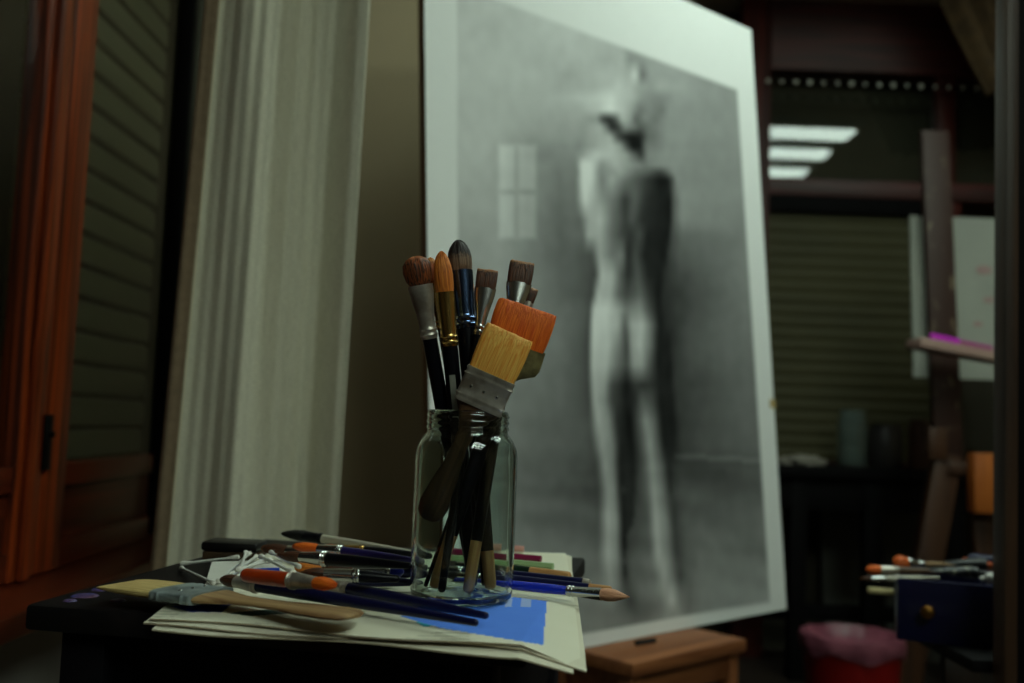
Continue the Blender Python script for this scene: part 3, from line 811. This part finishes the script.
lay(lambda L: brush('navy brush handle lying farther from the blue brush, ending at a dull grey tip', L, .02, .03, .004, .004, 'round', h_dark, steel, navy, seed=32, rh=.005, re=.004, endm=steel_d, endl=.008), (420, 566), (591, 583), (.006, .006))
lay(lambda L: brush('dark green handled brush with a long bare wood end', L, .02, .03, .004, .004, 'round', h_dark, steel, greenh, seed=33, rh=.0056, re=.0042, endm=rawend, endl=.045), (440, 562), (571, 576), (.006, .006))
lay(lambda L: brush('black handled brush with rust hair tucked just behind the reddish brown one', L, .022, .03, .006, .005, 'filbert', h_rust, brass, blackh, seed=51, rh=.0055), (318, 548), (424, 555), (.010, .007))
lay(lambda L: brush('black handled brush whose ferrule catches two bright glints mid heap', L, .03, .03, .006, .005, 'round', h_brown, steel, blackh, seed=52, rh=.0058), (276, 555), (412, 566), (.026, .030))
lay(lambda L: brush('deep blue thick handled brush lying in the heap close to the jar', L, .03, .036, .009, .006, 'mop', h_brown, steel, mat('handle_deep_blue', (20, 30, 120), .3, spec=.35), seed=53, rh=.0078), (322, 567), (404, 572), (.015, .013))
lay(lambda L: brush('dark brush with a short brown round tip resting over the rust flat one', L, .02, .03, .005, .0045, 'round', h_brown, steel, blackh, seed=54, rh=.005), (300, 572), (400, 579), (.026, .022))
bm = bmesh.new(); bmesh.ops.create_icosphere(bm, subdivisions=3, radius=1)
pc = PZ(364, 554, ZN + .018)
for v in bm.verts:
    k = 1 + .25*noise.noise(v.co*2.5); v.co = pc + Vector((v.co.x*.013*k, v.co.y*.007*k, v.co.z*.0045*k))
tag(link('eraser_lump', bm, mat('mint_green', (150, 205, 168), .6)), 'small mint green lump of putty lying on the heap of brushes', 'putty eraser')
def pencil(label, p, q, r, m, tipm=None, cat='pencil', n=6, nm='pencil'):
    P = PZ(p[0], p[1], ZL + r); Q = PZ(q[0], q[1], ZL + r)
    o = thing(nm, label, cat); L = (Q - P).length
    bm = bmesh.new(); stations(bm, [(0, r, r), (L-.018, r, r)], n); link('barrel', bm, m, o, angle=20)
    bm = bmesh.new(); stations(bm, [(L-.018, r, r), (L-.004, r*.35, r*.35)], n); link('sharpened_cone', bm, tipm or rawend, o)
    bm = bmesh.new(); stations(bm, [(L-.004, r*.35, r*.35), (L, .0003, .0003)], n); link('lead', bm, h_black, o)
    aim(o, Q, P, VX); return o
pencil('magenta pencil lying on the newspaper behind the jar', (430, 549), (541, 559), .0042, mat('magenta_paint', (130, 24, 70), .35))
pencil('pale green pencil lying between the magenta pencil and green brush', (436, 556), (553, 567), .0045, mat('pale_green_paint', (150, 176, 128), .4))
pencil('short pink pencil stub at the back corner of the newspaper', (470, 546), (524, 549), .004, mat('pink_paint', (206, 150, 140), .4))

# black box with brown base
BX = PZ(199, 560, TZ)
bx = thing('small_box', 'small black lidded box with brown base at the back of the table', 'box', (BX.x, BX.y, TZ), math.radians(-4))
def rbox(name, lo, hi, m, par, bev):
    return boxo(name, lo, hi, m, par, bev)
rbox('base', (.002, .002, 0), (.064, .040, .010), mat('box_brown', (84, 62, 40), .6, c2=(64, 46, 30), scale=(60,60,60)), bx, .002)
rbox('lid', (0, 0, .010), (.066, .042, .021), mat('box_black', (15, 13, 15), .4, c2=(24, 20, 22), scale=(90,90,90)), bx, .004)

# paper scrap and cotton swabs
bm = bmesh.new(); cl = bm.loops.layers.float_color.new('tone')
c4 = [PZ(204, 588, ZN+.001), PZ(283, 582, ZN+.001), PZ(282, 560, ZN+.001), PZ(212, 562, ZN+.001)]
n_ = 24; V = []; Wv = []
for j in range(n_+1):
    for i in range(n_+1):
        u, v = i/n_, j/n_
        P = (c4[0]*(1-u)+c4[1]*u)*(1-v) + (c4[3]*(1-u)+c4[2]*u)*v
        P.z = ZN + .0012 + .0006*noise.noise(P*40)
        V.append(bm.verts.new(P)); Wv.append(bm.verts.new(P - VZ*.0005))
for j in range(n_):
    for i in range(n_):
        a = j*(n_+1)+i; u, v = i/n_, j/n_
        cc = (40, 66, 176) if .35 < u < .95 and .2 < v < .62 else (206, 204, 196)
        for vs_, rev in (([V[a], V[a+1], V[a+n_+2], V[a+n_+1]], 0), ([Wv[a], Wv[a+n_+1], Wv[a+n_+2], Wv[a+1]], 1)):
            f = bm.faces.new(vs_)
            for lp in f.loops: lp[cl] = (*lin(cc), 1)
tag(link('paper_scrap', bm, news_m), 'scrap of white paper with a blue patch under the cotton swabs', 'paper')
swab_stick = mat('swab_stick', (205, 205, 198), .5); cotton = mat('cotton', (225, 222, 214), .95, c2=(205, 200, 192), scale=(300,300,300), bump=.4)
swabs = [((180,564),(240,557),0),((181,568),(214,583),0),((218,581),(250,553),.001),((224,579),(257,556),.001),((230,575),(264,559),.001),((238,577),(246,552),.007),((270,552),(300,567),.010),((260,556),(292,572),.016),((236,570),(272,560),.013)]
for k, (p, q, dz) in enumerate(swabs):
    r = .0015
    P = PZ(p[0], p[1], (TZ + .0036 if k < 2 else ZN + .0048 + dz)); Q = PZ(q[0], q[1], ZN + .0048 + dz)
    o = thing('cotton_swab', 'white cotton swab in the loose pile beside the small black box', 'cotton swab', group='cotton swabs piled by the black box')
    L = (Q-P).length
    bm = bmesh.new(); stations(bm, [(.006, r, r), (L-.006, r, r)], 8); link('stick', bm, swab_stick, o)
    for z0, sg in ((0, 1), (L, -1)):
        bm = bmesh.new(); stations(bm, [(z0 + sg*a, b_, b_) for a, b_ in ((0, .0004), (.0012, .0022), (.004, .0028), (.009, .0025), (.014, .0014))], 10); link('cotton_tip', bm, cotton, o)
    aim(o, P, Q, VZ)

# ------------------------------------------------------------------ right side: tall dark post with blue paint box
PYo = 1.55
pa = PY(993, 341, PYo+.04).x; pb = PY(1018, 341, PYo).x
postw = wood('post_wood', (74, 48, 30), (48, 30, 20), 'z', .5)
ez = thing('studio_easel', 'tall dark wooden easel post rising beside the blue paint box', 'easel', (pa+.02, PYo, 0))
bot = PY(992, 683, PYo+.04); top = PY(995, 0, PYo+.04)
def edge_x(z): return bot.x + (top.x - bot.x) * (z - bot.z) / (top.z - bot.z)
wp = pb - pa
inv(beamo('mast', (edge_x(0)+wp/2, PYo+.02, 0), (edge_x(2.3)+wp/2, PYo+.02, 2.3), wp, .04, VX, postw), ez)
inv(beamo('side_panel', (edge_x(0)+wp+.05, PYo+.02, .0), (edge_x(2.3)+wp+.05, PYo+.02, 2.3), .10, .03, VX, blackwood), ez)
inv(boxo('foot', (edge_x(0)-.04, PYo-.25, 0), (edge_x(0)+wp+.1, PYo+.30, .05), postw), ez) if False else None
BY = 1.72
BA = math.radians(-20)
q0 = PY(897, 578, BY); q1 = PY(897, 640, BY)
bz0, bz1 = q1.z, q0.z
Wb, Db, Hb = .28, .20, bz1 - bz0
bxc = Vector((q0.x, BY, 0)); bux = Vector((math.cos(BA), math.sin(BA), 0)); buy = Vector((-math.sin(BA), math.cos(BA), 0))
def BF(px, back):
    """depth at which the line of sight through column px crosses the plane `back` metres behind the box front"""
    o_ = bxc + buy*back; r_ = ray(px, 600); u_ = r_.x / r_.y
    t_ = (u_*o_.y - o_.x) / (bux.x - u_*bux.y)
    return (o_ + bux*t_).y
sh = bxc + bux*.03 + buy*.02
inv(boxo('shelf', (edge_x(.6)-.03, PYo+.042, bz0-.02), (edge_x(.6)+.22, BY+.10, bz0-.0005), blackwood), ez)
inv(boxo('shelf_bracket', (edge_x(.5)+.005, PYo+.042, bz0-.12), (edge_x(.5)+wp-.005, BY+.05, bz0-.02), postw), ez)
bluep = mat('blue_lacquer', (12, 13, 56), .35, coat=.3, c2=(9, 10, 42), scale=(12,12,12))
pbx = thing('paint_box', 'dark blue wooden paint box with a brass knob and brushes sticking out', 'paint box', (q0.x, BY, bz0), BA)
wl = .010
boxo('front', (0, 0, 0), (Wb, wl, Hb), bluep, pbx, .003)
boxo('rear', (0, Db-wl, 0), (Wb, Db, Hb), bluep, pbx, .003)
boxo('side', (0, wl, 0), (wl, Db-wl, Hb*.84), bluep, pbx, .003)
boxo('side', (Wb-wl, wl, 0), (Wb, Db-wl, Hb), bluep, pbx, .003)
boxo('bottom', (wl, wl, 0), (Wb-wl, Db-wl, .008), bluep, pbx, 0)
kp = PY(927, 611, BF(927, 0))
bm = bmesh.new(); lathe_p = [(.0001, 0), (.0075, 0), (.007, .006), (.010, .010), (.0115, .014), (.010, .018), (.005, .020), (.0001, .0205)]
vs = lathe(bm, lathe_p, 24)
k = link('knob', bm, mat('old_brass_knob', (150, 104, 50), .35, 1.), pbx); k.location = ((kp - bxc).dot(bux), 0, kp.z - bz0); k.rotation_euler = (math.radians(90), 0, 0)
# what lies in and across the box
def across(label, tip, end, make, dY=0):
    T = PY(*tip); B = PY(*end); o = make((T-B).length); aim(o, B, T, Vector((0, 0, 1))); return o
hb = dict(rh=.006)
across('brush poking out of the blue box with a rust tip, lowest of three', (866, 569, BF(866, .07)), (955, 572, BF(955, .10)), lambda L: brush('rust tipped brush poking out over the side of the blue paint box', L, .025, .03, .007, .006, 'filbert', h_red, steel_d, darkold, seed=41, rh=.006))
across('', (893, 563, BF(893, .12)), (965, 566, BF(965, .15)), lambda L: brush('bushy orange tipped brush lying across the blue paint box', L, .026, .03, .012, .012, 'mop', hair('bright_orange', (230, 110, 24), (190, 74, 16)), steel, oldwood, seed=42, rh=.005))
across('', (860, 578.5, BF(860, .05)), (940, 578, BF(940, .08)), lambda L: brush('pale handled slim brush resting on the edge of the blue paint box', L, .02, .025, .004, .004, 'round', h_brown, steel, whiteh, seed=43, rh=.005))
for (a_, b_, c_, d_, lab, mm) in ((868, 590, 893, 592, 'cream stick end jutting from the side of the blue paint box', mat('cream_stick', (206, 190, 140), .5)), ):
    P = PY(a_, b_, BF(a_, .06)); Q = PY(c_, d_, BF(c_, .08))
    bm = bmesh.new(); d = (Q-P).normalized(); ax = VZ; ay = d.cross(ax)
    loft(bm, [ell(P + d*f*(Q-P).length, ax, ay, .006*k_, .006*k_, 12) for f, k_ in ((0, .7), (.03, 1), (1, 1))]); 
    tag(link('wooden_stick', bm, mm), lab, 'stick')
def tube_of_paint(label, p, q, m, capm, r=.011):
    P = PY(*p); Q = PY(*q); o = thing('paint_tube', label, 'paint tube'); L = (Q-P).length
    bm = bmesh.new(); stations(bm, [(0, r*1.25, .0012), (.006, r*1.25, .0015), (L*.3, r*1.1, r*.6), (L*.75, r, r), (L*.86, r*.95, r*.95), (L*.9, r*.4, r*.4)], 20); link('tube_body', bm, m, o)
    bm = bmesh.new(); stations(bm, [(L*.88, r*.5, r*.5), (L, r*.42, r*.42)], 14); link('cap', bm, capm, o)
    aim(o, P, Q, VX); return o
darkt = mat('tube_dark', (26, 25, 28), .4); lite = mat('tube_white', (205, 203, 198), .45)
tube_of_paint('dark paint tube with printed pale band lying in the blue box', (930, 569, BF(930, .04)), (985, 574, BF(985, .05)), mat('tube_dark_band', (30, 30, 34), .4, c2=(130, 128, 110), scale=(40, 40, 60), lo=.5, hi=.6), darkt)
tube_of_paint('black paint tube lying at the back of the blue box', (945, 562, BF(945, .11)), (992, 565, BF(992, .12)), darkt, mat('cap_orange', (190, 80, 20), .5))
tube_of_paint('navy paint tube with its orange cap in the blue box', (1010, 560, BF(1010, .14)), (963, 561, BF(963, .15)), navy, mat('cap_orange', (190, 80, 20), .5), .013)
tube_of_paint('white paint tube lying in the blue box beside the post', (1030, 577, BF(1030, .035)), (980, 579, BF(980, .03)), lite, lite, .010)

# ------------------------------------------------------------------ far easel with a white canvas
FE = 3.3
fe = thing('far_easel', 'paint-spattered brown easel holding a white sheet by the far window', 'easel', (PY(948, 600, FE).x, FE, 0))
fe.name = 'painting_easel'
spat = mat('spattered_wood', (48, 23, 14), .6, c2=(112, 98, 78), scale=(26, 26, 14), detail=6, lo=.58, hi=.74)
eb = wood('easel_brown', (66, 38, 20), (48, 27, 15), 'z', .5)
a = PY(948, 470, FE); b = PY(944, 125, FE)
inv(beamo('mast', (a.x, FE, a.z), (b.x, FE+.08, b.z), .092, .03, VX, spat), fe)
l0 = PY(950, 455, FE); l1 = PY(908, 690, FE); dl = (l1 - l0); k = (0 - l0.z) / dl.z
inv(beamo('leg', (l0.x-.02, FE-.03, l0.z), (l0.x-.02 + dl.x*k, FE-.03, 0), .085, .03, VX, eb), fe)
inv(beamo('leg', (l0.x+.07, FE-.03, l0.z), (l0.x+.03 - dl.x*k*.9, FE-.03, 0), .075, .03, VX, eb), fe)
inv(beamo('rear_leg', (l0.x+.03, FE+.05, l0.z+.2), (l0.x+.05, FE+.6, 0), .05, .03, VX, eb), fe)
c0 = PY(930, 459, FE-.06); c1 = PY(949, 428, FE-.06)
inv(boxo('clamp_block', (c0.x, FE-.055, c0.z), (c1.x, FE-.02, c1.z), eb), fe)
t0 = PY(913, 343, FE-.1); t1 = PY(1010, 361, FE-.1)
inv(beamo('ledge', t0, t1, .12, .03, VY, wood('ledge_wood', (170, 140, 128), (150, 116, 108), 'x', .6)), fe)
k0 = PY(972, 453, FE-.09); k1 = PY(996, 513, FE-.09)
inv(boxo('side_block', (k0.x, FE-.11, k1.z), (k1.x+.03, FE-.056, k0.z), wood('block_orange', (176, 96, 34), (150, 76, 24), 'z', .5)), fe)
inv(boxo('crossbar', (l0.x-.03, FE-.056, k0.z-.07), (k1.x+.05, FE-.046, k0.z-.03), eb), fe)
s0 = PY(919, 380, FE+.03); s1 = PY(1005, 214, FE+.06)
cv = thing('canvas', 'white sheet with pink marks propped on the spattered easel', 'canvas', (s0.x+.2, FE+.06, s0.z))
bm = bmesh.new()
loft(bm, [[Vector((s0.x, FE+.07+d, t0.z-.1)), Vector((s1.x+.25, FE+.07+d, t0.z-.1)), Vector((s1.x+.25, FE+.135+d, s1.z)), Vector((s0.x+.01, FE+.135+d, s1.z))] for d in (0, .015)])
inv(link('sheet', bm, mat('canvas_white', (150, 150, 140), .8, c2=(140, 140, 132), scale=(4,4,4)), smooth=False), cv)
bm = bmesh.new()
for (px, py, r) in ((984, 270, .02), (989, 300, .014), (978, 324, .012)):
    p = PY(px, py, FE+.0)
    f_ = (p.z - (t0.z-.1)) / (s1.z - (t0.z-.1)); yy = FE + .07 + .065*f_
    p = PY(px, py, yy - .002)
    loft(bm, [ell((p.x, p.y, p.z), VX, VZ, r*1.4, r*.8, 14), ell((p.x, p.y+.0025, p.z), VX, VZ, r*1.4, r*.8, 14)])
inv(link('pink_marks', bm, mat('pink_mark', (156, 128, 126), .8)), cv)
o = thing('marker_pen', 'bright magenta marker lying on the ledge of the spattered easel', 'marker')
P = PY(930, 337.5, FE-.11); Q = PY(992, 345, FE-.08); P.z += .004; Q.z = P.z + (t1.z-t0.z)/(t1.x-t0.x)*(Q.x-P.x); L = (Q-P).length
bm = bmesh.new(); stations(bm, [(0, .006, .006), (.004, .011, .011), (L*.45, .011, .011)], 16); link('cap', bm, mat('marker_magenta', (200, 40, 200), .35), o)
bm = bmesh.new(); stations(bm, [(L*.45, .0105, .0105), (L-.004, .0105, .0105), (L, .007, .007)], 16); link('barrel', bm, mat('marker_pinkish', (150, 60, 120), .4), o)
aim(o, P, Q, VZ)

# ------------------------------------------------------------------ far work table with jars
Yt = 3.75
tz = PY(850, 468, Yt).z
xA = PY(783, 470, Yt).x
ft = thing('work_table', 'long black table standing under the olive blind at the back', 'table', (xA, Yt, 0))
inv(boxo('table_top', (xA-.25, Yt, tz-.04), (xA+1.1, Yt+.36, tz), blackwood), ft)
inv(boxo('apron', (xA-.2, Yt+.03, tz-.16), (xA+1.05, Yt+.05, tz-.04), blackwood), ft)
for px in (800, 875, 960):
    x = PY(px, 560, Yt).x
    inv(boxo('leg', (x-.03, Yt+.02, 0), (x+.03, Yt+.08, tz-.04), blackwood), ft)
inv(boxo('stretcher', (xA-.2, Yt+.25, .18), (xA+1.05, Yt+.28, .24), blackwood), ft)
pot_m = mat('dark_pot', (44, 40, 40), .35); 
def pot(px, wpx, h, label, m, name='pot', brushes=0, prof=None):
    c = PY(px, 464, Yt+.16); r = wpx/1000*Yt/2
    o = thing(name, label, name.replace('_', ' '), (c.x, Yt+.16, tz))
    bm = bmesh.new(); vs = lathe(bm, [(.0001, 0), (r*.9, 0), (r, .01), (r, h*.8), (r*.85, h*.92), (r*.88, h), (r*.80, h), (r*.78, h*.9), (r*.9, h*.78), (r*.9, .012), (.0001, .012)], 28)
    link('body', bm, m, o); return o, c
gl2 = mat('jar_glass_far', (190, 205, 200), .03, trans=.9)
pot(852, 30, .22, 'tall clear glass jar on the black table before the blind', gl2, 'tall_jar')
pot(885, 34, .17, 'dark stoneware pot on the black table beside the glass jar', pot_m, 'stoneware_pot')
pot(921, 26, .19, 'brown bottle-like jar on the black table nearest the easel', mat('brown_pot', (60, 38, 28), .3), 'storage_jar')
pr = thing('rag', 'crumpled pale rag on the black table beside the drawing', 'rag', (PY(803, 462, Yt+.15).x, Yt+.15, tz))
bm = bmesh.new(); bmesh.ops.create_icosphere(bm, subdivisions=4, radius=1)
for v in bm.verts:
    k = 1 + .35*noise.noise(v.co*2.2) + .18*noise.noise(v.co*5)
    v.co = Vector((v.co.x*.085*k, v.co.y*.06*k, max(v.co.z*.026*k, -.012) + .012))
link('cloth', bm, mat('rag_grey', (132, 126, 116), .95), pr)

# white boards leaning behind the table legs
for k, (px0, px1, lab) in enumerate(((822, 868, 'pale grey panel leaning on the back wall behind the table legs'), (884, 935, 'second pale grey panel leaning on the back wall nearer the easel'))):
    a = PY(px0, 560, 4.22); b = PY(px1, 560, 4.22)
    bm = bmesh.new(); loft(bm, [[Vector((a.x, 4.17+d, 0)), Vector((b.x, 4.17+d, 0)), Vector((b.x, 4.255+d, .62)), Vector((a.x, 4.255+d, .62))] for d in (0, .02)])
    tag(link('leaning_panel', bm, mat('panel_grey', (84, 84, 80), .8), smooth=False), lab, 'panel')

# ------------------------------------------------------------------ red bucket with a pink liner
BYk = 2.95
bc = PY(852, 640, BYk); br = 96/1000*BYk/2
bk = thing('bucket', 'red bucket with a pinkish bag folded over its rim', 'bucket', (bc.x, BYk, 0))
bh = PY(852, 652, BYk-br*.8).z
bm = bmesh.new(); vs = lathe(bm, [(.0001, 0), (br*.80, 0), (br*.82, .01), (br*.97, bh-.01), (br*1.0, bh), (br*.96, bh), (br*.94, bh-.01), (br*.78, .012), (.0001, .012)], 40)
link('pail', bm, mat('bucket_red', (150, 18, 16), .35), bk)
bm = bmesh.new()
rg = []
for kk, (r_, z_) in enumerate(((1.0, -.022), (1.02, -.010), (1.03, .012), (1.0, .028), (.9, .03), (.75, .0), (.5, -.02), (.2, -.015))):
    ring_ = []
    for i in range(64):
        a = 2*math.pi*i/64
        q = 1 + .018*math.sin(11*a + kk) * (kk < 4) + .01*noise.noise(Vector((a*3, kk, 0)))
        zz = bh + z_ + (.006*noise.noise(Vector((math.cos(a)*3, math.sin(a)*3, kk*.6)))) + (.008*math.sin(5*a) if kk == 0 else 0)
        ring_.append(Vector((math.cos(a)*br*r_*q*1.015, math.sin(a)*br*r_*q*1.015, zz)))
    rg.append(ring_)
vs = loft(bm, rg, cap=False); bm.faces.new(vs[-1])
lm = link('bag_liner', bm, mat('liner_pink', (136, 76, 90), .4, c2=(108, 54, 68), scale=(14,14,14)), bk)

# ------------------------------------------------------------------ gathered drape high in the far corner
bm = bmesh.new(); NW = 60; g = []
for j in range(40):
    f = j/39
    a = PY(925 + 62*f, -40 + 130*f, 3.7); b = PY(1060 + 10*f, -40 + 150*f, 3.9)
    rw = []
    for i in range(NW+1):
        s = i/NW; P = a*(1-s) + b*s
        P.y += .035*math.sin(s*34 + .4*math.sin(f*4)) + .02*math.sin(s*13 + 1)
        rw.append(P)
    g.append(rw)
loft(bm, g, cap=False, closed=False)
o = link('drape', bm, mat('drape_brown', (92, 70, 44), .9, c2=(74, 56, 36), scale=(20,20,20)), angle=180)
md = o.modifiers.new('thick', 'SOLIDIFY'); md.thickness = .003
tag(o, 'brown gathered drape swept aside high beside the far window', 'drape')
